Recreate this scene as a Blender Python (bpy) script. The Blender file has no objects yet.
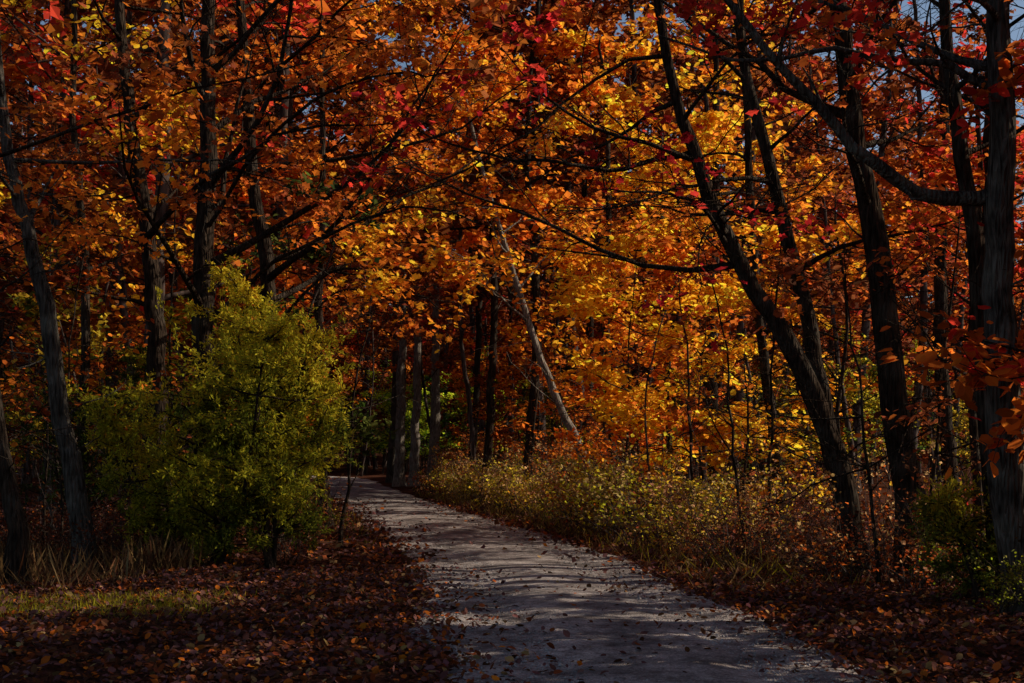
import bpy, math, numpy as np
from mathutils import Vector
rng = np.random.default_rng(11)
sc = bpy.context.scene
A = np.array
EL = math.radians(33)
sd = Vector((.95, .13, 0)).normalized(); SUN = Vector((sd.x*math.cos(EL), sd.y*math.cos(EL), math.sin(EL)))
SV = A(SUN)

# ------------------------------------------------------------ materials
def new_mat(name):
    m = bpy.data.materials.new(name); m.use_nodes = True
    nt = m.node_tree; nt.nodes.clear()
    return m, nt, nt.nodes, nt.links

def leaf_mat(name, trans=0.5, boost=1.0):
    m, nt, N, L = new_mat(name)
    out = N.new('ShaderNodeOutputMaterial')
    at = N.new('ShaderNodeAttribute'); at.attribute_name = 'Col'
    df = N.new('ShaderNodeBsdfDiffuse'); tr = N.new('ShaderNodeBsdfTranslucent')
    mx = N.new('ShaderNodeMixShader'); mx.inputs[0].default_value = trans
    vm = N.new('ShaderNodeVectorMath'); vm.operation = 'SCALE'; vm.inputs['Scale'].default_value = boost
    mn = N.new('ShaderNodeVectorMath'); mn.operation = 'MINIMUM'; mn.inputs[1].default_value = (.96, .96, .96)
    L.new(at.outputs['Color'], vm.inputs[0]); L.new(vm.outputs[0], mn.inputs[0])
    L.new(at.outputs['Color'], df.inputs['Color']); L.new(mn.outputs[0], tr.inputs['Color'])
    L.new(df.outputs[0], mx.inputs[1]); L.new(tr.outputs[0], mx.inputs[2]); L.new(mx.outputs[0], out.inputs[0])
    return m

def bark_mat(name, c1, c2, lich=0.0, simple=False, lc=(0.15, 0.14, 0.115)):
    m, nt, N, L = new_mat(name)
    out = N.new('ShaderNodeOutputMaterial')
    tc = N.new('ShaderNodeTexCoord'); mp = N.new('ShaderNodeMapping'); mp.inputs['Scale'].default_value = (1, 1, 0.16)
    L.new(tc.outputs['Object'], mp.inputs[0])
    n1 = N.new('ShaderNodeTexNoise'); n1.inputs['Scale'].default_value = 28 if not simple else 9; n1.inputs['Detail'].default_value = 5 if not simple else 2
    L.new(mp.outputs[0], n1.inputs[0])
    cr = N.new('ShaderNodeValToRGB'); cr.color_ramp.elements[0].position = 0.35; cr.color_ramp.elements[1].position = 0.7
    cr.color_ramp.elements[0].color = (*c1, 1); cr.color_ramp.elements[1].color = (*c2, 1)
    L.new(n1.outputs[0], cr.inputs[0]); col = cr.outputs[0]
    pr = N.new('ShaderNodeBsdfDiffuse')
    if not simple:
        v1 = N.new('ShaderNodeTexVoronoi'); v1.inputs['Scale'].default_value = 22; v1.feature = 'DISTANCE_TO_EDGE'
        L.new(mp.outputs[0], v1.inputs['Vector'])
        n2 = N.new('ShaderNodeTexNoise'); n2.inputs['Scale'].default_value = 2.3; n2.inputs['Detail'].default_value = 8
        L.new(tc.outputs['Object'], n2.inputs[0])
        r2 = N.new('ShaderNodeValToRGB'); r2.color_ramp.elements[0].position = 0.5; r2.color_ramp.elements[1].position = 0.66
        r2.color_ramp.elements[0].color = (0, 0, 0, 1); r2.color_ramp.elements[1].color = (lich, lich, lich, 1)
        L.new(n2.outputs[0], r2.inputs[0])
        mx = N.new('ShaderNodeMixRGB'); L.new(r2.outputs[0], mx.inputs[0]); L.new(col, mx.inputs[1])
        mx.inputs[2].default_value = (*lc, 1); col = mx.outputs[0]
        mh = N.new('ShaderNodeMath'); mh.operation = 'MULTIPLY'
        L.new(v1.outputs['Distance'], mh.inputs[0]); mh.inputs[1].default_value = 2.5
        ma = N.new('ShaderNodeMath'); ma.operation = 'ADD'; L.new(mh.outputs[0], ma.inputs[0]); L.new(n1.outputs[0], ma.inputs[1])
        bp = N.new('ShaderNodeBump'); bp.inputs['Strength'].default_value = 1.0; bp.inputs['Distance'].default_value = 0.035
        L.new(ma.outputs[0], bp.inputs['Height']); L.new(bp.outputs[0], pr.inputs['Normal'])
    L.new(col, pr.inputs['Color']); L.new(pr.outputs[0], out.inputs[0])
    return m

def soil_mat(name, stops, scale, bump, vor=0, bd=.02, patch=(.6, 1.25), vc=(.5, 1.35), dirt=None):
    m, nt, N, L = new_mat(name)
    out = N.new('ShaderNodeOutputMaterial')
    tc = N.new('ShaderNodeTexCoord')
    n1 = N.new('ShaderNodeTexNoise'); n1.inputs['Scale'].default_value = scale; n1.inputs['Detail'].default_value = 9; n1.inputs['Roughness'].default_value = 0.78
    L.new(tc.outputs['Object'], n1.inputs[0])
    cr = N.new('ShaderNodeValToRGB'); els = cr.color_ramp.elements
    els[0].position = stops[0][0]; els[0].color = (*stops[0][1], 1)
    els[1].position = stops[-1][0]; els[1].color = (*stops[-1][1], 1)
    for p, c in stops[1:-1]:
        e = els.new(p); e.color = (*c, 1)
    L.new(n1.outputs[0], cr.inputs[0])
    n2 = N.new('ShaderNodeTexNoise'); n2.inputs['Scale'].default_value = 1.5; n2.inputs['Detail'].default_value = 6
    L.new(tc.outputs['Object'], n2.inputs[0])
    r2 = N.new('ShaderNodeMapRange'); r2.inputs[1].default_value = 0.35; r2.inputs[2].default_value = 0.65
    r2.inputs[3].default_value = patch[0]; r2.inputs[4].default_value = patch[1]
    L.new(n2.outputs[0], r2.inputs[0])
    mx = N.new('ShaderNodeMixRGB'); mx.blend_type = 'MULTIPLY'; mx.inputs[0].default_value = 1
    L.new(cr.outputs[0], mx.inputs[1]); L.new(r2.outputs[0], mx.inputs[2])
    v = N.new('ShaderNodeTexVoronoi'); v.inputs['Scale'].default_value = vor if vor else 30
    L.new(tc.outputs['Object'], v.inputs['Vector'])
    col = mx.outputs[0]
    if vor:
        vr = N.new('ShaderNodeMapRange'); vr.inputs[3].default_value = vc[0]; vr.inputs[4].default_value = vc[1]
        sp = N.new('ShaderNodeSeparateColor'); L.new(v.outputs['Color'], sp.inputs[0]); L.new(sp.outputs[0], vr.inputs[0])
        m2 = N.new('ShaderNodeMixRGB'); m2.blend_type = 'MULTIPLY'; m2.inputs[0].default_value = 1
        L.new(col, m2.inputs[1]); L.new(vr.outputs[0], m2.inputs[2]); col = m2.outputs[0]
    if dirt:
        n4 = N.new('ShaderNodeTexNoise'); n4.inputs['Scale'].default_value = 3.1; n4.inputs['Detail'].default_value = 10; n4.inputs['Roughness'].default_value = .8
        L.new(tc.outputs['Object'], n4.inputs[0])
        r4 = N.new('ShaderNodeMapRange'); r4.inputs[1].default_value = .5; r4.inputs[2].default_value = .62; r4.inputs[3].default_value = 0; r4.inputs[4].default_value = .8
        L.new(n4.outputs[0], r4.inputs[0])
        m4 = N.new('ShaderNodeMixRGB'); L.new(r4.outputs[0], m4.inputs[0]); L.new(col, m4.inputs[1]); m4.inputs[2].default_value = (*dirt, 1); col = m4.outputs[0]
    mv = N.new('ShaderNodeMath'); mv.operation = 'MULTIPLY'; mv.inputs[1].default_value = .4; L.new(v.outputs['Distance'], mv.inputs[0])
    ad = N.new('ShaderNodeMath'); ad.operation = 'SUBTRACT'
    L.new(n1.outputs[0], ad.inputs[0]); L.new(mv.outputs[0], ad.inputs[1])
    bp = N.new('ShaderNodeBump'); bp.inputs['Strength'].default_value = bump; bp.inputs['Distance'].default_value = bd
    L.new(ad.outputs[0], bp.inputs['Height'])
    pr = N.new('ShaderNodeBsdfDiffuse')
    L.new(col, pr.inputs['Color']); L.new(bp.outputs[0], pr.inputs['Normal']); L.new(pr.outputs[0], out.inputs[0])
    return m

M_leaf = leaf_mat('autumn_leaf', 0.68, 1.9)
M_need = leaf_mat('cedar_foliage', 0.45, 1.5)
M_litter = leaf_mat('fallen_leaf', 0.08)
M_grass = leaf_mat('grass_blade', 0.4, 1.3)
M_bark = bark_mat('bark_dark', (0.014, 0.010, 0.008), (0.058, 0.040, 0.029), 0.2)
M_barkg = bark_mat('bark_grey', (0.024, 0.020, 0.017), (0.11, 0.094, 0.078), 0.5)
M_barkp = bark_mat('bark_pale', (0.10, 0.08, 0.065), (0.34, 0.29, 0.24), 0.3, lc=(.40, .36, .30))
M_barkf = bark_mat('bark_forest', (0.020, 0.014, 0.013), (0.11, 0.082, 0.070), simple=True)
M_ground = soil_mat('forest_floor', [(0.3, (0.018, 0.010, 0.008)), (0.5, (0.06, 0.024, 0.015)), (0.62, (0.11, 0.042, 0.022)), (0.75, (0.06, 0.05, 0.02))], 9, 1.0)
M_path = soil_mat('gravel', [(0.28, (0.12, 0.095, 0.09)), (0.44, (0.34, 0.29, 0.275)), (0.58, (0.52, 0.46, 0.43)), (0.74, (0.66, 0.6, .56))], 5, 1.0, 75, .05, (.5, 1.15), (.6, 1.3), dirt=(.15, .115, .105))
M_stone = soil_mat('stone', [(0.3, (0.15, 0.13, 0.13)), (0.7, (0.42, 0.39, 0.37))], 4, .5)

# ------------------------------------------------------------ mesh accumulator
class MB:
    def __init__(s): s.v=[]; s.l=[]; s.s=[]; s.m=[]; s.c=[]; s.n=0
    def add(s, verts, faces, mat, cols):
        nv = len(verts)
        s.v.append(verts.astype(np.float32))
        c = np.ones((nv, 4), np.float32); c[:, :3] = cols; s.c.append(c)
        for f in faces:
            s.l.append((f+s.n).ravel().astype(np.int32)); s.s.append(np.full(len(f), f.shape[1], np.int32))
            s.m.append(np.full(len(f), mat, np.int32))
        s.n += nv
    def pack(s):
        s.v = [np.concatenate(s.v)]; s.l = [np.concatenate(s.l)]; s.s = [np.concatenate(s.s)]; s.m = [np.concatenate(s.m)]; s.c = [np.concatenate(s.c)]
        return s
    def place(s, o, loc, sc_, rz, tint):
        a, b = math.cos(rz), math.sin(rz); R = A([[a, -b, rng.normal(0, .04)], [b, a, rng.normal(0, .04)], [0, 0, 1]])*A(sc_)[None, :]
        s.v.append((o.v[0] @ R.T.astype(np.float32)+A(loc, np.float32)).astype(np.float32))
        c = o.c[0].copy(); c[:, :3] *= A(tint, np.float32); s.c.append(c)
        s.l.append(o.l[0]+s.n); s.s.append(o.s[0]); s.m.append(o.m[0]); s.n += len(o.v[0])
    def mesh(s, name, mats, smooth=True):
        s.pack(); v, l, sz, m, c = s.v[0], s.l[0], s.s[0], s.m[0], s.c[0]
        me = bpy.data.meshes.new(name)
        me.vertices.add(len(v)); me.vertices.foreach_set('co', v.ravel())
        me.loops.add(len(l)); me.loops.foreach_set('vertex_index', l)
        me.polygons.add(len(sz)); st = np.zeros(len(sz), np.int32); st[1:] = np.cumsum(sz)[:-1]
        me.polygons.foreach_set('loop_start', st)
        for q in mats: me.materials.append(q)
        me.polygons.foreach_set('material_index', m)
        me.polygons.foreach_set('use_smooth', (m == 0) if smooth else np.zeros(len(m), bool))
        me.update(calc_edges=True)
        a = me.color_attributes.new('Col', 'FLOAT_COLOR', 'POINT'); a.data.foreach_set('color', c.ravel())
        return me
    def obj(s, name, mats, loc=(0, 0, 0), smooth=True):
        o = bpy.data.objects.new(name, s.mesh(name, mats, smooth)); o.location = loc
        sc.collection.objects.link(o); return o

def nrm(v): return v/(np.linalg.norm(v, axis=-1, keepdims=True)+1e-9)

def tube(mb, P, R, k=6, mat=0, rough=0.0):
    P = np.asarray(P, float); R = np.asarray(R, float); n = len(P)
    T = np.gradient(P, axis=0); T = nrm(T)
    ref = A([1., 0, 0]) if abs(T[:, 2].mean()) > 0.7 else A([0, 0, 1.])
    Nn = nrm(np.cross(T, ref)); B = np.cross(T, Nn)
    a = np.arange(k)*2*math.pi/k
    rr = R[:, None]*(1+(rng.normal(0, rough, (n, k)) if rough else 0))
    V = P[:, None, :]+(Nn[:, None, :]*np.cos(a)[None, :, None]+B[:, None, :]*np.sin(a)[None, :, None])*np.broadcast_to(rr, (n, k))[..., None]
    i = np.arange(n-1)[:, None]*k; j = np.arange(k)[None, :]; j2 = (j+1) % k
    F = np.stack([i+j, i+j2, i+k+j2, i+k+j], -1).reshape(-1, 4)
    mb.add(V.reshape(-1, 3), [F], mat, (0.1, 0.1, 0.1))

half = [(0.10, 0.10), (0.40, 0.24), (0.20, 0.40), (0.50, 0.58), (0.22, 0.74)]
LV = [(0, 0, 0), (0, 1, 0)]+[(x, y, 0.3*x) for x, y in half]+[(-x, y, 0.3*x) for x, y in half]
T_LOBE = (A(LV, float), [A([[0, 2, 3, 4, 5, 6, 1], [1, 11, 10, 9, 8, 7, 0]])])
T_OVAL = (A([(0, 0, 0), (0.3, 0.3, .08), (0.28, 0.68, .08), (0, 1, 0), (-.28, .68, .08), (-.3, .3, .08)], float), [A([[0, 1, 2, 3], [0, 3, 4, 5]])])
T_QUAD = (A([(0, 0, 0), (0.4, 0.45, .1), (0, 1, 0), (-.4, .55, .1)], float), [A([[0, 1, 2, 3]])])
T_NEED = (A([(0, 0, 0), (0.2, 0.5, 0), (0, 1, 0), (-.2, .5, 0)], float), [A([[0, 1, 2, 3]])])

def leaves(mb, pos, size, cols, tmpl, tilt=0.6, droop=0.3, mat=1, dirs=None):
    n = len(pos)
    if n == 0: return
    tv, tf = tmpl
    if dirs is None:
        yaw = rng.uniform(0, 2*math.pi, n)
        y = np.stack([np.cos(yaw), np.sin(yaw), rng.normal(-droop, tilt*0.8, n)], -1)
    else: y = dirs
    y = nrm(y)
    z0 = nrm(np.stack([rng.normal(0, tilt, n), rng.normal(0, tilt, n), np.ones(n)], -1))
    x = nrm(np.cross(y, z0)); z = np.cross(x, y)
    s = np.asarray(size).reshape(-1, 1, 1)*np.ones((n, 1, 1))
    w = rng.uniform(0.75, 1.25, (n, 1, 1))
    V = pos[:, None, :]+s*(x[:, None]*tv[None, :, 0:1]*w+y[:, None]*tv[None, :, 1:2]+z[:, None]*tv[None, :, 2:3]*rng.uniform(-.6, 1.6, (n, 1, 1)))
    k = len(tv); off = (np.arange(n)*k)[:, None, None]
    F = [(f[None]+off).reshape(-1, f.shape[1]) for f in tf]
    mb.add(V.reshape(-1, 3), F, mat, np.repeat(cols, k, axis=0))

def n3(p, s, ph=0.0):
    q = p*s+ph
    return (np.sin(q[..., 0]*1.7+1.3*np.sin(q[..., 1]*1.1+ph))+np.sin(q[..., 1]*1.9+1.7*np.sin(q[..., 2]*1.3))+np.sin(q[..., 2]*2.1+1.1*np.sin(q[..., 0]*1.5)))/3

YEL=(0.76,0.37,0.022); GOLD=(0.66,0.25,0.018); ORG=(0.52,0.14,0.016); DORG=(0.32,0.078,0.014); RUST=(0.16,0.042,0.016)
BRN=(0.08,0.033,0.016); CRIM=(0.27,0.014,0.016); RED=(0.36,0.028,0.018); YGR=(0.34,0.26,0.02); GRN=(0.06,0.085,0.015); DGR=(0.02,0.035,0.01); TAN=(0.28,0.17,0.07)
def pick(pal, n, key=None):
    cs = A([c for c, w in pal]); w = A([w for c, w in pal], float); w /= w.sum()
    u = rng.uniform(0, 1, n)
    if key is not None: u = np.clip(0.65*key+0.35*u, 0, .9999)
    idx = np.searchsorted(np.cumsum(w), u); idx = np.clip(idx, 0, len(cs)-1)
    return cs[idx]*rng.uniform(0.6, 1.3, (n, 1))*(1+rng.normal(0, .06, (n, 3)))

# leaves cut away along sun rays to light spots: (spot, radius)
OPEN = [((-3.6,15,2.6),2.2), ((-4.8,11.3,0),1.1), ((-3.4,11.6,0),.6), ((.2,14.2,0),.9), ((-.2,16,0),.75), ((1.7,10.9,0),.5), ((.5,13,0),.45),
        ((-.6,20,0),1.0), ((-2,27,0),1.4), ((3.4,23.5,3),2.8), ((2.0,28,3.5),2.6), ((-1.3,15.5,3.9),1.6), ((-2.6,16.5,4.6),1.4), ((1.8,19,5.6),1.9), ((.5,16,4.6),1.2), ((5.2,28,9),2.4), ((3.2,25,1.6),2.0), ((4.6,21.5,1.6),1.7),
        ((6.5,17,2.5),1.6), ((2.4,19,.6),1.3), ((3.4,16,.8),1.0), ((-.3,30,6),2.4), ((-6.2,17,7.5),1.2), ((3.4,13.5,5.2),1.0), ((-2,38,2),2.6), ((-5.9,15,2.5),.7), ((4.4,22,6),2.0), ((-3,18,6.5),1.5), ((0,20,9),2.0), ((-4.5,24,8),2.), ((1.2,14.5,5.4),1.0), ((-7.4,20,7),1.6)]
OT = A([o[0] for o in OPEN], float); OR = A([o[1] for o in OPEN], float)
def keep_mask(W):
    k = np.ones(len(W), bool)
    for t, r in zip(OT, OR):
        d = W-t; a = d @ SV; q = np.linalg.norm(d-a[:, None]*SV, axis=1)
        rr = r*(1+.35*n3(W, 1.3, t[0]))
        k &= ~((q < rr) & (a > r*1.25))
    return k

def bpath(p0, d, L, n, wob, trop):
    pts = [p0]; p = p0; N = rng.normal(0, wob, (n, 3)); N[:, 2] += trop
    for i in range(n):
        d = d+N[i]; d = d/math.sqrt(d @ d); p = p+d*(L/n); pts.append(p)
    return A(pts)

def resample(P, n):
    P = np.asarray(P, float); m = len(P); t = np.linspace(0, m-1, n); i = np.clip(t.astype(int), 0, m-2); f = (t-i)[:, None]
    Pe = np.vstack([2*P[0]-P[1], P, 2*P[-1]-P[-2]])
    a, b, c, d = Pe[i], Pe[i+1], Pe[i+2], Pe[i+3]
    return 0.5*(2*b+(c-a)*f+(2*a-5*b+4*c-d)*f**2+(3*b-a-3*c+d)*f**3)

def dress(mb, P, r, L, nsub, ntw, store, twk=3, flat=0.35):
    n = len(P)
    for s in range(nsub):
        t = 0.2+0.8*(s+rng.uniform(0, 1))/nsub; i = min(int(t*(n-1)), n-2)
        p = P[i]+(P[i+1]-P[i])*(t*(n-1)-i); d = nrm(P[i+1]-P[i])
        side = np.cross(d, A([0, 0, 1.])); side = side/(np.linalg.norm(side)+1e-6)
        sg = 1 if s % 2 else -1; a = rng.uniform(0.5, 1.1)
        sdv = nrm(d*math.cos(a)+side*sg*math.sin(a)+A([0, 0, rng.normal(0.05, flat)]))
        l2 = L*rng.uniform(0.28, 0.5)*(1.15-0.6*t)
        Q = bpath(p, sdv, l2, 5, 0.17, 0.02)
        r2 = min(max(r*(1-0.8*t)*0.5, 0.006), .03)
        tube(mb, Q, np.linspace(r2, 0.003, 6), 4 if twk else 3)
        for k in range(ntw):
            u = 0.25+0.75*(k+rng.uniform(0, 1))/ntw; j = min(int(u*5), 4)
            q = Q[j]+(Q[j+1]-Q[j])*(u*5-j); e = nrm(Q[j+1]-Q[j])
            sg2 = 1 if k % 2 else -1; s2 = np.cross(e, A([0, 0, 1.])); s2 = s2/(np.linalg.norm(s2)+1e-6)
            e2 = nrm(e*0.7+s2*sg2*rng.uniform(0.4, 1)+A([0, 0, rng.normal(0, flat)]))
            l3 = rng.uniform(0.3, 0.75)*min(1, l2)*1.1
            W = bpath(q, e2, l3, 3, 0.15, -0.02)
            if twk: tube(mb, W, np.linspace(0.005, 0.002, 4), twk)
            store.append(W)

def finish_leaves(mb, store, lpt, lsize, pal, tmpl, gap, spread=0.09, tilt=0.6, base=None):
    if not store: return
    W = A(store); mid = W[:, 2]; gp = mid if base is None else mid+base
    g = n3(gp, 0.9, 2.0)+0.5*n3(gp, 2.1, 5.0); kp = g > gap-0.55
    if base is not None: kp &= keep_mask(gp)
    W = W[kp]; gp = gp[kp]; g = g[kp]; m = len(W)
    if m == 0: return
    cnt = rng.poisson(lpt*np.clip(.75+.7*(g-gap), .45, 1.7)); idx = np.repeat(np.arange(m), cnt)
    t = rng.uniform(0.1, 1, len(idx))*3; j = np.clip(t.astype(int), 0, 2); f = (t-j)[:, None]
    pos = W[idx, j]*(1-f)+W[idx, j+1]*f+rng.normal(0, spread, (len(idx), 3))*A([1, 1, .7])
    key = rng.uniform(0, 1, m)[idx]*0.45+0.55*(0.5+0.6*n3(pos, 0.7, 9.0))
    cols = pick(pal, len(idx), np.clip(key, 0, 1))
    leaves(mb, pos, lsize*rng.uniform(0.6, 1.25, len(idx)), cols, tmpl, tilt)

def make_tree(trunk, r0, pal, crown0=3.5, nl=13, L=3.5, lpt=14, lsize=0.12, tmpl=T_LOBE, gap=0.3, reach=None, nsub=7, ntw=5,
              limbs=(), k=10, taper=0.3, up=0.35, bark=None, far=False, dead=7):
    mb = MB(); trunk = A(trunk, float); base = trunk[0].copy(); T = trunk-base
    n = max(14, int(T[-1, 2]*2.2)); P = resample(T, n)
    P[1:-1, :2] += np.cumsum(rng.normal(0, 0.020, (n-2, 2)), axis=0)*0.8+rng.normal(0, .014, (n-2, 2))
    s = np.linspace(0, 1, n); R = r0*(1-(1-taper)*s)*(1+0.55*np.exp(-P[:, 2]/0.25)); R[-1] *= 0.3
    P[0, 2] -= 0.25
    tube(mb, P, R, k, 0, 0.045)
    store = []; H = T[-1, 2]; az = rng.uniform(0, 6.28)
    for i in range(nl):
        h = crown0+(H-crown0)*(i+rng.uniform(0, 1))/nl
        q = int(np.searchsorted(P[:, 2], h)); q = min(max(q, 1), n-1); p = P[q]
        az += 2.4+rng.normal(0, .4); d = A([math.cos(az), math.sin(az), rng.uniform(up-0.3, up+0.4)])
        if reach is not None: d = d+A(reach)*rng.uniform(.3, 1.2)
        dd = nrm(d); l = L*rng.uniform(0.7, 1.25)*(1.1-0.55*(h-crown0)/(H-crown0+.01))
        if reach is not None: l *= 0.75+0.35*max(0, float(dd @ nrm(A(reach))))*1.6
        Q = bpath(p, dd, l, 8, 0.14, 0.02)
        r = min(R[q]*0.42, 0.012*l+0.008)
        tube(mb, Q, np.linspace(r, 0.006, 9)*A([1.3]+[1]*8), 4 if far else 6)
        dress(mb, Q, r, l, nsub, ntw, store, 0 if far else 3)
    for lp, lr, lfn in limbs:
        Q = resample(A(lp, float)-base, 16); Q[1:] += np.cumsum(rng.normal(0, .03, (15, 3)), axis=0)
        tube(mb, Q, np.linspace(lr, lr*0.25, 16), 8, 0, .05)
        if lfn: dress(mb, Q, lr, 2.6, lfn, ntw, store)
    if not far:
        for i in range(dead):
            h = rng.uniform(1.0, crown0+1.5); q = min(int(np.searchsorted(P[:, 2], h)), n-2); az2 = rng.uniform(0, 6.28)
            l = rng.uniform(.6, 2.2); Q = bpath(P[q], nrm(A([math.cos(az2), math.sin(az2), rng.uniform(-.1, .7)])), l, 7, .18, 0)
            tube(mb, Q, np.linspace(.014, .003, 8), 4)
            for kk in range(4):
                tube(mb, bpath(Q[2+kk], nrm(Q[3+kk]-Q[2+kk]+rng.normal(0, .6, 3)), l*.4, 3, .2, 0), [.005, .004, .003, .002], 3)
    finish_leaves(mb, store, lpt, lsize, pal, tmpl, gap, base=None if far else base)
    return mb, base, bark or M_bark

def tree(name, *a, **kw):
    mb, base, bk = make_tree(*a, **kw)
    return mb.obj(name, [bk, M_leaf], base)

# ------------------------------------------------------------ path and ground
CL = A([(2.0,-14),(1.75,-4),(1.6,2),(1.3,6),(1.02,9),(.68,12),(.05,17.3),(-.6,21),(-2.1,28),(-4.6,40),(-8.5,60),(-10.8,73),(-14.5,84),(-22,91),(-40,95),(-70,97)])
CD = resample(np.c_[CL, np.zeros(len(CL))], 420)[:, :2]
def pdist(x, y):
    x = np.asarray(x, float); y = np.asarray(y, float); sh = x.shape; x = x.ravel(); y = y.ravel(); o = np.empty(len(x)); sg = np.empty(len(x))
    tx = np.gradient(CD, axis=0)
    for a in range(0, len(x), 20000):
        dx = x[a:a+20000, None]-CD[None, :, 0]; dy = y[a:a+20000, None]-CD[None, :, 1]; q = dx*dx+dy*dy; i = q.argmin(1)
        o[a:a+20000] = np.sqrt(q[np.arange(len(i)), i])
        sg[a:a+20000] = np.sign(dx[np.arange(len(i)), i]*tx[i, 1]-dy[np.arange(len(i)), i]*tx[i, 0])
    return o.reshape(sh), sg.reshape(sh)
def G(x, y):
    d, _ = pdist(x, y); e = np.clip((d-1.4)/2.5, 0, 1); e = e*e*(3-2*e)
    p = np.stack([x, y, np.zeros_like(x)], -1)
    h = np.clip((y-98)/75, 0, 1); h = h*h*(3-2*h)*24
    return e*(0.10+0.07*n3(p, 0.8)+0.035*n3(p, 2.7, 3.))-0.012+h
def g1(x, y): return float(G(A([float(x)]), A([float(y)]))[0])

u = np.linspace(-1, 1, 341); gx = np.sign(u)*(np.abs(u)**2.6)*400+u*14; gy = np.sign(u)*(np.abs(u)**2.6)*400+u*16+14
X, Y = np.meshgrid(gx, gy); Z = G(X, Y)
n = len(u); i = np.arange(n-1)[:, None]*n+np.arange(n-1)[None]; F = np.stack([i, i+1, i+n+1, i+n], -1).reshape(-1, 4)
mb = MB(); mb.add(np.stack([X, Y, Z], -1).reshape(-1, 3), [F], 0, (.1, .1, .1)); mb.obj('ground', [M_ground])

CDf = resample(np.c_[CL, np.zeros(len(CL))], 1600)[:, :2]; T = nrm(np.gradient(CDf, axis=0)); Nn = np.stack([T[:, 1], -T[:, 0]], -1)
ac = 25; s = np.linspace(-1, 1, ac); rows = []
jl = 0.12*np.sin(CDf[:, 1]*1.3)+.08*np.sin(CDf[:, 1]*3.1+1)+rng.normal(0, .03, len(CDf)); jr = 0.12*np.sin(CDf[:, 1]*1.1+2)+.08*np.sin(CDf[:, 1]*3.7)+rng.normal(0, .03, len(CDf))
for j in s:
    w = j*1.64+(jr if j > 0 else -jl)*abs(j)**3
    q = CDf+Nn*np.asarray(w)[..., None]; z = 0.04*(1-j*j)+0.002-0.025*np.exp(-((abs(j)-.5)/.15)**2)+0.012*n3(np.c_[q, q[:, :1]*0], 3.0)
    z = z-0.03*(abs(j) > .98)+0.014
    rows.append(np.c_[q, z])
V = np.stack(rows, 1); m = len(CDf); i = np.arange(m-1)[:, None]*ac+np.arange(ac-1)[None]; F = np.stack([i, i+1, i+ac+1, i+ac], -1).reshape(-1, 4)
mb = MB(); mb.add(V.reshape(-1, 3), [F], 0, (.2, .2, .2)); mb.obj('gravel_path', [M_path])

mb = MB(); n = 14000; y = 6.5+22*rng.uniform(0, 1, n)**1.5; cxx = np.interp(y, CL[:, 1], CL[:, 0]); x = cxx+np.clip(rng.normal(0, .85, n), -1.45, 1.45)
oc = A([(1, 0, 0), (0, 1, 0), (-1, 0, 0), (0, -1, 0), (0, 0, .7), (0, 0, -.5)], float); of = A([[0, 1, 4], [1, 2, 4], [2, 3, 4], [3, 0, 4]])
r = rng.uniform(.005, .016, n)*np.where(rng.uniform(0, 1, n) < .04, 2, 1)
V = oc[None]*r[:, None, None]*rng.uniform(.6, 1.4, (n, 6, 1))+np.c_[x, y, np.full(n, .037)][:, None]
mb.add(V.reshape(-1, 3), [(of[None]+(np.arange(n)*6)[:, None, None]).reshape(-1, 3)], 0, (.3, .3, .3)); mb.obj('gravel_stones', [M_stone], smooth=False)

# ------------------------------------------------------------ fallen leaves
mb = MB()
for (n, y0, y1, sz, tm) in ((170000, 5.5, 16, .056, T_OVAL), (90000, 16, 40, .09, T_QUAD)):
    hw = 11; x, y = rng.uniform(-hw, hw, n), rng.uniform(y0, y1, n)
    if y1 > 20: x = x*1.3-3
    d, sg = pdist(x, y); e = d-1.38
    nz = n3(np.c_[x, y, x*0], 1.6)+.5*n3(np.c_[x, y, x*0], 4.1, 2.)
    pr = np.where(e > 0.25+.25*nz, 1.0, np.where(sg < 0, 0.85*np.exp((e-.25)/.30), .85*np.exp((e-.25)/.24))+0.045+.04*nz)
    pr *= np.clip(0.8+0.35*nz, 0.15, 1)
    kp = rng.uniform(0, 1, n) < pr; x, y = x[kp], y[kp]; d = d[kp]
    z = G(x, y)+np.where(d < 1.64, 0.045, 0.012)+rng.uniform(0, .02, len(x))
    c = pick([(BRN, 4), (RUST, 3.5), ((.13,.055,.05), 8), (DORG, 1.3), (ORG, .6), (TAN, 1)], len(x))
    leaves(mb, np.c_[x, y, z], sz*rng.uniform(.45, 1.6, len(x)), c, tm, 0.6, 0.0, 0)
mb.obj('fallen_leaves', [M_litter], smooth=False)

# ------------------------------------------------------------ grass
mb = MB()
T_BL = (A([(-.012, 0, 0), (.012, 0, 0), (.009, .6, .05), (0, 1, .16), (-.009, .6, .05)], float), [A([[0, 1, 2, 3, 4]])])
def clumps(nc, per, fx, h, pal, sp=.12, lean=.45):
    cx, cy = fx(nc); k = np.repeat(np.arange(nc), per); x = cx[k]+rng.normal(0, sp, len(k)); y = cy[k]+rng.normal(0, sp, len(k))
    d, _ = pdist(x, y); kp = d > 1.65; x, y, k = x[kp], y[kp], k[kp]
    hs = rng.uniform(.4, 1.3, nc)[k]
    dirs = np.c_[rng.normal(0, lean, (len(x), 2)), np.ones(len(x))]
    leaves(mb, np.c_[x, y, G(x, y)], h*hs*rng.uniform(.5, 1.2, len(x)), pick(pal, len(x)), T_BL, .6, 0, 0, dirs)
TANP = [(TAN, 4), ((.20,.12,.045), 3), (YGR, .4)]
clumps(120, 40, lambda n: (rng.uniform(-9, -4.3, n), rng.uniform(12.6, 17, n)), .40, [((.2,.11,.05), 4), (TAN, 2), (BRN, 2)], .2, .6)
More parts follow.
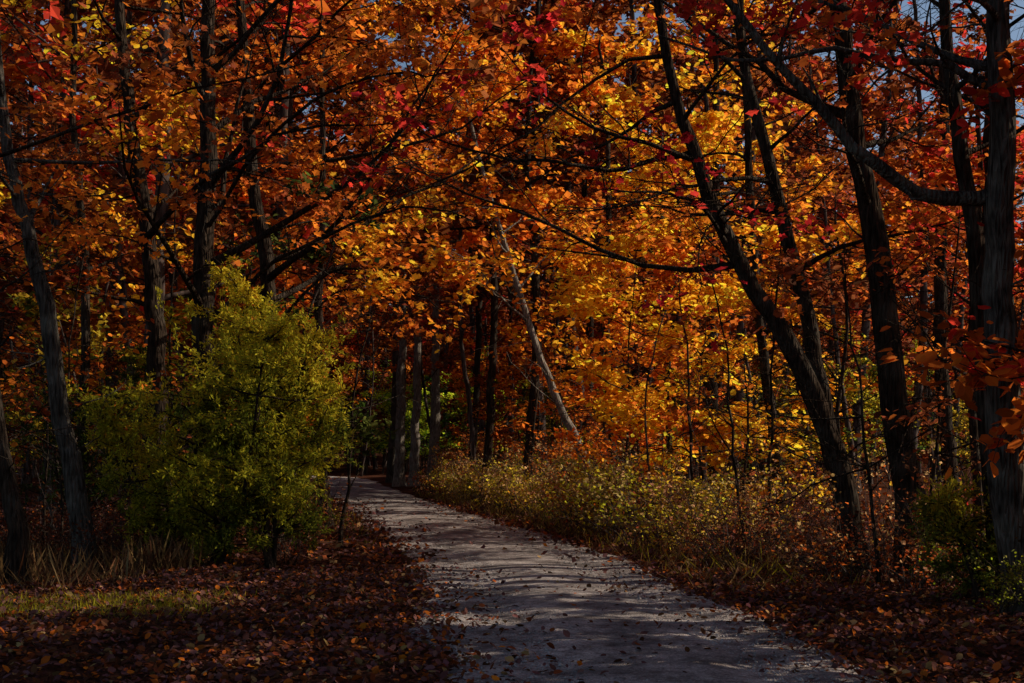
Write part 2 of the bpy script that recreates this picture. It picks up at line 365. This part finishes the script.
clumps(450, 30, lambda n: (rng.uniform(-8.5, -3.0, n), rng.normal(11.2, .55, n)), .10, [((.38,.34,.02), 4), ((.46,.36,.03), 2), (TAN, 1.5)], .17, .8)
def rs(n):
    y = 13+32*rng.uniform(0, 1, n)**.8; x = np.interp(y, CL[:, 1], CL[:, 0])+1.85+np.abs(rng.normal(0, 1.0, n)); return x, y
clumps(250, 22, rs, .30, TANP+[(BRN, 2), (YGR, 2)], .24, .9)
def ls(n):
    y = rng.uniform(18, 55, n); x = np.interp(y, CL[:, 1], CL[:, 0])-1.85-np.abs(rng.normal(0, 1, n)); return x, y
clumps(100, 26, ls, .22, [(YGR, 2), (TAN, 2), (GRN, 2)], .2, .7)
mb.obj('grass', [M_grass], smooth=False)

# ------------------------------------------------------------ cedar (green trees by the path)
def cedar(name, base, H, Wd, nb, pal, dens=40, lean=(0, 0), t0=.1, hk=.2):
    mb = MB(); P = []; D = []
    for st in range(4):
        az = rng.uniform(0, 6.28); d = nrm(A([math.cos(az)*.33+lean[0], math.sin(az)*.33+lean[1], 1])); hs = H*(1 if st == 0 else rng.uniform(.6, .95))
        S = bpath(A([rng.normal(0, .06), rng.normal(0, .06), -.1]), d, hs, 10, .08, .04)
        tube(mb, S, np.linspace(.065 if st == 0 else .035, .008, 11), 7, 0, .06)
        for b in range(nb//4):
            t = rng.uniform(t0, 1)**.8; i = min(int(t*10), 9); p = S[i]; a = rng.uniform(0, 6.28)
            l = Wd*rng.uniform(.35, 1.35)*(.62+1.5*t*(1-t)*1.3-.25*t)*(.75+.35*math.sin(a*2+st))
            Q = bpath(p, nrm(A([math.cos(a), math.sin(a), rng.uniform(-.1, .75)])), l, 6, .18, .03)
            tube(mb, Q, np.linspace(.014, .003, 7), 4)
            for k in range(7):
                u = rng.uniform(.35, 1)*6; j = min(int(u), 5); q = Q[j]+(Q[j+1]-Q[j])*(u-j)
                W = bpath(q, nrm(Q[j+1]-Q[j]+rng.normal(0, .45, 3)), rng.uniform(.12, .4), 4, .14, .01)
                tube(mb, W, [.004, .003, .003, .002, .001], 3)
                m = dens; v = rng.uniform(0, 1, m)*4; jj = np.clip(v.astype(int), 0, 3); f = (v-jj)[:, None]
                dd = nrm(W[jj+1]-W[jj])
                P.append(W[jj]*(1-f)+W[jj+1]*f+rng.normal(0, .022, (m, 3))); D.append(dd+rng.normal(0, .65, (m, 3)))
    P = np.concatenate(P); D = np.concatenate(D)
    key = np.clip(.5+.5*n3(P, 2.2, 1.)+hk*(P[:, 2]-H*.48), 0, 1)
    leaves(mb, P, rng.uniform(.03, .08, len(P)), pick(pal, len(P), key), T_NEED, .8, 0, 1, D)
    return mb.obj(name, [M_bark, M_need], base)
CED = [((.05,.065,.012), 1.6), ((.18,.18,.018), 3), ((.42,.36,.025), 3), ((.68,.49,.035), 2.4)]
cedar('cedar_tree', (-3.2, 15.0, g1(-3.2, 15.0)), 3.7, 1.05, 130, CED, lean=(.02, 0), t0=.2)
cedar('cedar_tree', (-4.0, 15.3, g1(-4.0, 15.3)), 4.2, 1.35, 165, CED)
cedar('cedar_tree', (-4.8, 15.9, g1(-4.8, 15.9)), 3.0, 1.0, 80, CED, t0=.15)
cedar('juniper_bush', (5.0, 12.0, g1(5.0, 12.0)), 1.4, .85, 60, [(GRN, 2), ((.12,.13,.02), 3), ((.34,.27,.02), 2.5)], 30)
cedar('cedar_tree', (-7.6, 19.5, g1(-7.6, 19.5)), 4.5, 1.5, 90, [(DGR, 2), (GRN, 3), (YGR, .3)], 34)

# ------------------------------------------------------------ named trees along the path
ORP = [(RUST, 2), (DORG, 3), (ORG, 4), (GOLD, 2)]
ORY = [(DORG, 1.5), (ORG, 3), (GOLD, 3), (YEL, 3)]
RUP = [(BRN, 2), (RUST, 3), (DORG, 3), (ORG, 1.5)]
DKP = [(BRN, 3), (RUST, 4), (DORG, 3), (ORG, 1)]
RDP = [((.12,.006,.008), 1.5), (CRIM, 4), (RED, 3.5), (DORG, .3)]
YLP = [(ORG, .8), (GOLD, 4), (YEL, 6), (YGR, .4)]
RO = [(CRIM, 2), (RED, 3), (DORG, 3), (ORG, 2.6)]
RR = [(CRIM, 3), (RED, 3.5), (DORG, 2.5), (ORG, 1)]

def tp(pts, y):
    out = [(x, y, z) for x, z in pts]; out[0] = (out[0][0], y, g1(out[0][0], y)); return out
# right side
tree('oak_tree', tp([(5.0,0),(4.85,2),(4.8,4.2),(4.75,7),(4.9,11)], 11), .20, RR, crown0=4.4, nl=12, L=3.0, bark=M_barkg, lpt=14, reach=(-.3,.2,0), gap=.3,
     limbs=[([(4.8,11,4.15),(4.15,11,4.12),(3.5,10.9,4.42),(3.05,10.9,4.85),(2.4,10.8,5.4),(1.8,10.7,6.0),(.9,10.5,6.6)], .08, 5),
            ([(4.8,11,5.1),(4.2,11.2,5.5),(3.4,11.3,5.7),(2.5,11.6,5.7),(1.6,11.9,6.1)], .045, 9)])
tree('oak_tree', tp([(5.35,0),(5.2,2.4),(5.0,4.5),(4.8,6.5),(4.7,10)], 12.4), .13, RO, crown0=4.2, nl=10, L=2.4, lpt=14)
tree('oak_tree', tp([(5.2,0),(4.95,1.8),(4.68,4.3),(4.3,6.3),(4.05,8.5),(3.8,12)], 14.5), .21, RO, crown0=4.0, nl=12, L=3.2, reach=(-.5,-.2,0), bark=M_bark, gap=.35)
tree('maple_tree', tp([(4.6,0),(4.25,1.7),(3.7,3.0),(3.0,4.1),(2.4,5.6),(2.1,6.6),(1.6,10)], 15), .16, RDP, crown0=3.8, nl=15, L=3.4, reach=(-.8,-.3,-.1), up=.2, gap=.15,
     limbs=[([(2.4,15,5.6),(1.2,14.6,5.3),(.1,14.2,5.2),(-1.2,13.8,5.5)], .035, 11), ([(3.0,15,4.2),(2.4,14.4,4.7),(1.7,13.8,4.6),(1.1,13.3,4.4)], .03, 9)])
tree('oak_tree', tp([(4.85,0),(4.45,2.1),(4.05,4.2),(3.6,6.3),(3.2,8),(2.8,12)], 16.2), .14, ORP, crown0=3.4, nl=13, L=3.0, reach=(-.3,0,0), gap=.2)
tree('oak_tree', tp([(5.2,0),(4.95,3),(4.6,7.5),(4.4,14)], 22), .13, ORY, crown0=3.2, nl=13, L=3.0, lsize=.15, tmpl=T_OVAL)
tree('birch_tree', tp([(2.2,0),(1.75,1.8),(1.1,3.2),(.45,5.2),(-.2,7.3),(-1.2,11)], 28), .13, ORY, crown0=4.4, nl=13, L=2.6, lsize=.16, tmpl=T_OVAL, bark=M_barkp, k=8, gap=.1)
tree('maple_tree', tp([(3.4,0),(3.3,3),(3.5,6),(3.4,8)], 24), .07, YLP, crown0=1.2, nl=18, L=2.5, lsize=.16, tmpl=T_OVAL, lpt=16, gap=.05)
tree('maple_tree', tp([(5.0,0),(4.9,5),(5.1,10),(5.0,14)], 28), .15, [(DORG, 2), (ORG, 2), (GOLD, 3), (YEL, 3)], crown0=4, nl=15, L=3.2, lsize=.18, tmpl=T_OVAL, gap=.1)
tree('maple_tree', tp([(2.9,0),(2.6,5),(2.7,10),(2.4,13)], 31), .12, ORY, crown0=3, nl=15, L=2.8, lsize=.18, tmpl=T_OVAL, gap=.1)
tree('maple_tree', tp([(5.6,0),(5.4,2),(5.6,4),(5.4,6)], 19), .05, ORY, crown0=1.2, nl=12, L=1.9, lsize=.14, tmpl=T_OVAL, gap=.2)
tree('maple_tree', tp([(4.4,0),(4.3,1),(4.4,2.5),(4.3,3.6)], 21), .035, YLP, crown0=.6, nl=12, L=1.7, lsize=.13, tmpl=T_OVAL, gap=-.1, nsub=6, ntw=4)
tree('maple_tree', tp([(2.9,0),(2.9,1),(2.8,2.5),(2.9,3.8)], 26), .035, [(RUST,1),(ORG,3),(GOLD,3)], crown0=.6, nl=11, L=1.7, lsize=.15, tmpl=T_OVAL, gap=0, nsub=6, ntw=4)
tree('maple_tree', tp([(3.6,0),(3.7,1),(3.6,2.5),(3.8,4.4)], 22.4), .035, YLP, crown0=.6, nl=12, L=1.7, lsize=.14, tmpl=T_OVAL, gap=-.1, nsub=6, ntw=4)
tree('maple_tree', tp([(7.4,0),(7.3,3),(7.5,6),(7.4,8)], 18), .08, RO, crown0=1.4, nl=12, L=2.2, lsize=.13, tmpl=T_OVAL)
tree('oak_tree', tp([(8.6,0),(8.2,4),(8.3,9),(8.2,13)], 22), .16, ORP, crown0=5, nl=10, L=3.0, lsize=.14, tmpl=T_OVAL)
tree('oak_tree', tp([(7.3,0),(7.1,4),(7.2,8),(7.0,12)], 17), .13, ORP, crown0=6, nl=14, L=3.0, lsize=.15, tmpl=T_OVAL, gap=0, lpt=16)
# tall trees whose crowns close over the path further on
for x, y, h, rc in ((-.9,37,20,(-.7,-.2,0)), (-7.0,33,19,(.9,-.2,0)), (2.4,38,20,(-.4,0,0)), (-8.6,42,22,(.8,0,0)), (-1.6,45,22,(-.5,0,0)), (.4,33,16,(-.4,-.2,0))):
    tree('oak_tree', tp([(x,0),(x+.3,h*.35),(x,h*.7),(x+.5,h)], y), .15, RUP if h > 19 else ORP, crown0=h*.36, nl=19, L=4.8, tmpl=T_QUAD, lsize=.26, lpt=13, gap=-.1, reach=rc, k=8, dead=5)
# unseen trees added past the right edge to shade the near path
for x, y, h, c0, pal in ((6.6,10.2,9,.8,RO), (6.3,7.6,10,.8,RO), (6.3,4.6,11,1.2,RUP), (7.6,12.6,11,1.8,ORP), (6.0,2.0,10,1.0,RUP), (9,9,12,1.5,ORP), (8.8,15,11,2.5,ORP), (8.2,6,10,1.,RUP)):
    tree('oak_tree', tp([(x,0),(x-.1,h*.3),(x+.1,h*.6),(x,h)], y), .15, pal, crown0=c0, nl=17, L=2.4, tmpl=T_OVAL, lsize=.16, lpt=16, gap=-.15)
# left side
tree('oak_tree', tp([(-4.5,0),(-4.55,2.5),(-4.6,5),(-4.55,8),(-4.4,13)], 17), .21, ORP, crown0=3.3, nl=16, L=4.2, reach=(.75,-.35,.1), up=.4, lpt=16, gap=.35,
     limbs=[([(-4.55,17,3.6),(-3.2,16.4,4.7),(-1.9,15.8,5.0),(-.7,15.2,4.7)], .035, 10), ([(-4.55,17,5),(-3.4,16,6.1),(-2.2,15,6.6),(-.9,14.2,6.5)], .035, 10)])
tree('oak_tree', tp([(-5.6,0),(-5.6,3.2),(-5.8,5.6),(-6.1,8),(-6.3,12)], 18), .17, RUP, crown0=3.6, nl=13, L=3.4, reach=(.2,-.3,.1), gap=.4)
tree('maple_tree', tp([(-3.9,0),(-4.0,4),(-4.25,6),(-4.4,9),(-4.6,13)], 18.6), .16, ORY, crown0=3.2, nl=15, L=4.2, reach=(.9,-.1,.0), up=.4, lpt=15, gap=.3,
     limbs=[([(-4,18.6,3.6),(-2.9,18.1,4.5),(-1.9,17.5,4.4),(-.8,17,3.9)], .03, 12), ([(-4,18.6,3.0),(-3,18,3.9),(-2.2,17.6,3.9),(-1.5,17.2,3.6)], .025, 8)])
tree('oak_tree', tp([(-5.6,0),(-5.9,2.06),(-6.15,3.6),(-6.5,4.95),(-6.8,6.3),(-7.2,10)], 15), .14, RUP, crown0=4.0, nl=11, L=2.8, bark=M_barkg, reach=(.3,0,0), gap=.4)
tree('oak_tree', tp([(-5.75,0),(-6.1,2.1),(-6.6,5),(-7.2,9)], 13.3), .12, RUP, crown0=4.4, nl=9, L=2.8, reach=(.4,0,.1), gap=.4)
tree('oak_tree', tp([(-7.6,0),(-7.5,4),(-7.7,8),(-7.6,13)], 20), .1, YLP, crown0=4.5, nl=12, L=3.0, lsize=.14, tmpl=T_OVAL)
tree('oak_tree', tp([(-3.9,0),(-4.1,4),(-3.9,8),(-4.0,14)], 24), .12, ORP, crown0=4.2, nl=14, L=3.8, lsize=.16, tmpl=T_OVAL, reach=(.5,0,0), gap=.1)
for x, y, r in ((-5.75, 58, .28), (-4.9, 57, .26), (-4.15, 59, .3), (-7.0, 66, .28), (-6.2, 63, .22)):
    tree('oak_tree', tp([(x, 0), (x+.2, 8), (x+.1, 20)], y), r, RUP, crown0=8, nl=9, L=4.2, lsize=.32, tmpl=T_QUAD, k=8, bark=M_barkp if y < 60 else M_barkg, lpt=7, gap=.2, dead=3)
# thin saplings
for x, y, h, ln, pal in ((3.6,17.5,5,-.7,RUP), (4.1,18.5,6,.4,ORY), (3.3,20.5,5,-.3,ORP), (5.6,15.5,5,.5,RO), (4.3,13.3,3.6,-.5,RUP), (2.3,24,6,.3,ORP), (1.6,33,8,-.5,ORP), (2.6,27,7,-1.,RUP), (1.2,36,9,.4,RUP),
                         (-6.6,16.5,5,.5,ORP), (-7.2,17.5,7,.2,RUP), (-5.2,19.5,6,.5,RUP), (-8.2,18,6,-.2,ORP), (-6.4,21,8,.3,ORY), (-2.9,19.2,4.2,.6,RUP), (-4.4,21,7,.5,RUP), (-4.9,27,8,.6,RUP)):
    tree('sapling', tp([(x,0),(x+ln*.3,h*.35),(x+ln*.5,h*.7),(x+ln,h)], y), rng.uniform(.018,.04), pal, crown0=.9, nl=9, L=1.6, lpt=7, lsize=.11 if y < 20 else .15, tmpl=T_OVAL, nsub=5, ntw=3, k=6, gap=.3, up=.6, dead=5)

# ------------------------------------------------------------ forest beyond (one mass)
def variant(kind):
    if kind == 'tall':
        H = rng.uniform(20, 27); b = [(0, 0, 0), (rng.normal(0, .5), rng.normal(0, .5), H*.4), (rng.normal(0, 1.1), rng.normal(0, 1.1), H)]
        tallpal.append(1); pal = [ORP, RUP, DKP, RUP, RUP, DKP, RO, DKP][len(tallpal) % 8]
        return make_tree(b, rng.uniform(.10, .22), pal, crown0=H*.24, nl=18, L=4.6, lpt=11, lsize=.30, tmpl=T_QUAD, nsub=6, ntw=4, k=7, gap=.1, far=True)[0].pack()
    H = rng.uniform(4, 8); b = [(0, 0, 0), (rng.normal(0, .3), rng.normal(0, .3), H*.5), (rng.normal(0, .5), rng.normal(0, .5), H)]
    pal = [ORP, RUP, ORY, [(GRN, 3), (YGR, 3), (RUST, 1)], RUP, [(GRN, 3), (DGR, 2), (YGR, 1)]][kind]
    return make_tree(b, .045, pal, crown0=.8, nl=12, L=2.0, lpt=9, lsize=.17, tmpl=T_QUAD, nsub=5, ntw=4, k=6, gap=.2, far=True)[0].pack()
tallpal = []
tall = [variant('tall') for _ in range(8)]
und = [variant(k) for k in range(6)]
FM = MB()
def inst(dst, me, x, y, s, tint=None, z=None):
    b = rng.uniform(.7, 1.25)
    dst.place(me, (x, y, g1(x, y) if z is None else z), (s*rng.uniform(.9, 1.1), s*rng.uniform(.9, 1.1), s), rng.uniform(0, 6.28), tint or (b, b*rng.uniform(.8, 1.2), b))
placed = []
def ok(x, y, md):
    for a, b in placed:
        if (a-x)**2+(b-y)**2 < md*md: return False
    placed.append((x, y)); return True
def right_lim(y): return 8.0 if y < 38 else 8.0+(y-38)*.85
def sun_gap(x, y): return x > -11 and 80 < y < 91  # strip kept free of trees to let sun onto the far greenery
cnt = 0
for t in range(9000):
    y = rng.uniform(24, 104); x = rng.uniform(-50, 52)
    if abs(x) > y*.46+3 or x > right_lim(y) or sun_gap(x, y): continue
    d, sg = pdist(A([x]), A([y]))
    if d[0] < (3.2 if y < 70 else 2.6) or (y < 35 and 0 < x): continue
    if x < 0 and y < 26 and x > -6: continue
    if 60 < y < 80 and -.125*y < x < -.03*y: continue
    if not ok(x, y, 2.6+y*.014): continue
    inst(FM, tall[rng.integers(len(tall))], x, y, rng.uniform(.8, 1.15)); cnt += 1
    if cnt > 205: break
for i in range(16):   # trees standing behind the bend
    inst(FM, tall[rng.integers(len(tall))], -27+2.1*i+rng.uniform(-.6, .6), rng.uniform(99, 104), rng.uniform(.8, 1.05))
placed = []; cu = 0
for t in range(5000):
    y = rng.uniform(19, 88); x = rng.uniform(-36, 30)
    if abs(x) > y*.47+3 or x > right_lim(y)+1 or sun_gap(x, y): continue
    d, sg = pdist(A([x]), A([y]))
    if d[0] < 3.2+(0.6 if y > 30 else 0): continue
    if x > 3 and y < 30: continue
    if 58 < y and -.12*y < x < -.03*y: continue
    if not ok(x, y, 2.3): continue
    k = rng.integers(6)
    if x > 0 and y < 40: k = [0, 2, 2, 4, 0, 3][k]
    if y > 55: k = [3, 5, 1, 3, 5, 0][k]
    inst(FM, und[k], x, y, rng.uniform(.6, 1.15)); cu += 1
    if cu > 180: break
for i in range(26):
    inst(FM, und[[3, 5, 1][i % 3]], rng.uniform(-34, -12.5), rng.uniform(98, 106), rng.uniform(.9, 1.6))
for i in range(22):
    inst(FM, und[[3, 5, 3][i % 3]], rng.uniform(-11, 1), rng.uniform(87, 95), rng.uniform(.8, 1.3), (1.4, 2.3, 1.8))
nc = 500; cx = rng.uniform(-95, 85, nc); cx[400:] = rng.uniform(-34, 10, 100); cy = rng.uniform(108, 150, nc); cz = G(cx, cy)+rng.uniform(1, 26, nc)*np.where(cx > 40, .45, 1)
k = np.repeat(np.arange(nc), 160); dv = nrm(rng.normal(0, 1, (len(k), 3)))*rng.uniform(.3, 1, (len(k), 1))*A([5, 3.5, 3.4])
P = np.c_[cx, cy, cz][k]+dv; P[:, 2] = np.maximum(P[:, 2], G(P[:, 0], P[:, 1]))
leaves(FM, P, rng.uniform(.6, 1.1, len(P)), pick([(BRN, 5), (RUST, 4), (DORG, 1.6), (GRN, .5)], len(P), rng.uniform(0, 1, nc)[k]), T_QUAD, .8, 0.2, 1)
FM.obj('distant_forest', [M_barkf, M_leaf])

# ------------------------------------------------------------ undergrowth
def shrub(H, pal, lp, ls, ns=14):
    mb = MB(); st = []
    for i in range(ns):
        a = rng.uniform(0, 6.28); S = bpath(A([rng.normal(0, .16), rng.normal(0, .16), -.05]), nrm(A([math.cos(a)*rng.uniform(.1, .9), math.sin(a)*rng.uniform(.1, .9), 1])), H*rng.uniform(.5, 1.4), 7, .17, -.04)
        tube(mb, S, np.linspace(.009, .003, 8), 3)
        for k in range(8):
            j = rng.integers(2, 7); W = bpath(S[j], nrm(S[j]-S[j-1]+rng.normal(0, .6, 3)), rng.uniform(.15, .5)*H*.6, 3, .16, -.02)
            if k % 2: tube(mb, W, [.004, .003, .002, .0015], 3)
            st.append(W)
    finish_leaves(mb, st, lp, ls, pal, T_QUAD, -.1, .07, .8)
    return mb.pack()
SP = [[(YGR, 4), (TAN, 2), (YEL, 1)], [(TAN, 2), (BRN, 4), (RUST, 3)], [(GOLD, 2), (TAN, 2), (DORG, 2), (BRN, 1)], [(BRN, 4), (RUST, 2), (DORG, 1)], [(TAN, 2), (RUST, 2), (BRN, 3)]]
sh = [shrub(rng.uniform(1.0, 2.0), SP[i % 5], [7, 3, 5, 3, 3][i % 5], .07) for i in range(10)]
UG = MB()
for i in range(190):
    y = rng.uniform(12.5, 48); c = np.interp(y, CL[:, 1], CL[:, 0]); x = c+2.45+abs(rng.normal(0, 1.5))+(1.0 if y < 16 else 0)
    q = [0, 0, 5, 2, 7, 5][rng.integers(6)] if y > 17.5 and rng.uniform() < .7 else rng.integers(10)
    if y < 17.5 and q in (0, 5): q = 3
    inst(UG, sh[q], x, y, rng.uniform(.3, 1.2))
for i in range(80):
    y = rng.uniform(16, 50); c = np.interp(y, CL[:, 1], CL[:, 0]); x = c-2.75-abs(rng.normal(0, 2.2))
    inst(UG, sh[[1, 0, 4, 3][rng.integers(4)]], x, y, rng.uniform(.4, .95))
for i in range(34):
    inst(UG, sh[[1, 4, 3][rng.integers(3)]], rng.uniform(-9, -4.8), rng.uniform(14, 19), rng.uniform(.4, .9), (.7, .6, .6))
for i in range(16):
    inst(UG, sh[[0, 5, 3][rng.integers(3)]], rng.uniform(4.6, 7), rng.uniform(9.5, 14), rng.uniform(.4, .75), (.5, .75, .5))
UG.obj('undergrowth', [M_barkf, M_leaf])

# ------------------------------------------------------------ light and camera
ld = bpy.data.lights.new('sun', 'SUN'); ld.energy = 5.0; ld.angle = math.radians(.5); ld.color = (1, .87, .69)
lo = bpy.data.objects.new('sun', ld); lo.rotation_euler = SUN.to_track_quat('Z', 'Y').to_euler(); lo.location = SUN*50; sc.collection.objects.link(lo)
w = bpy.data.worlds.new('World'); sc.world = w; w.use_nodes = True; nt = w.node_tree
sk = nt.nodes.new('ShaderNodeTexSky'); sk.sky_type = 'NISHITA'; sk.sun_disc = False; sk.sun_elevation = EL; sk.sun_rotation = math.atan2(SUN.x, SUN.y)
bg = nt.nodes['Background']; bg.inputs[1].default_value = .09; nt.links.new(sk.outputs[0], bg.inputs[0])
cam = bpy.data.cameras.new('camera'); cam.lens = 40; cam.sensor_width = 36; cam.shift_y = .111; cam.clip_end = 1500; cam.clip_start = .1
co = bpy.data.objects.new('camera', cam); co.location = (0, 0, 1.6); co.rotation_euler = (math.radians(90), 0, 0); sc.collection.objects.link(co); sc.camera = co
sc.view_settings.view_transform = 'Standard'; sc.view_settings.look = 'None'; sc.view_settings.exposure = 0
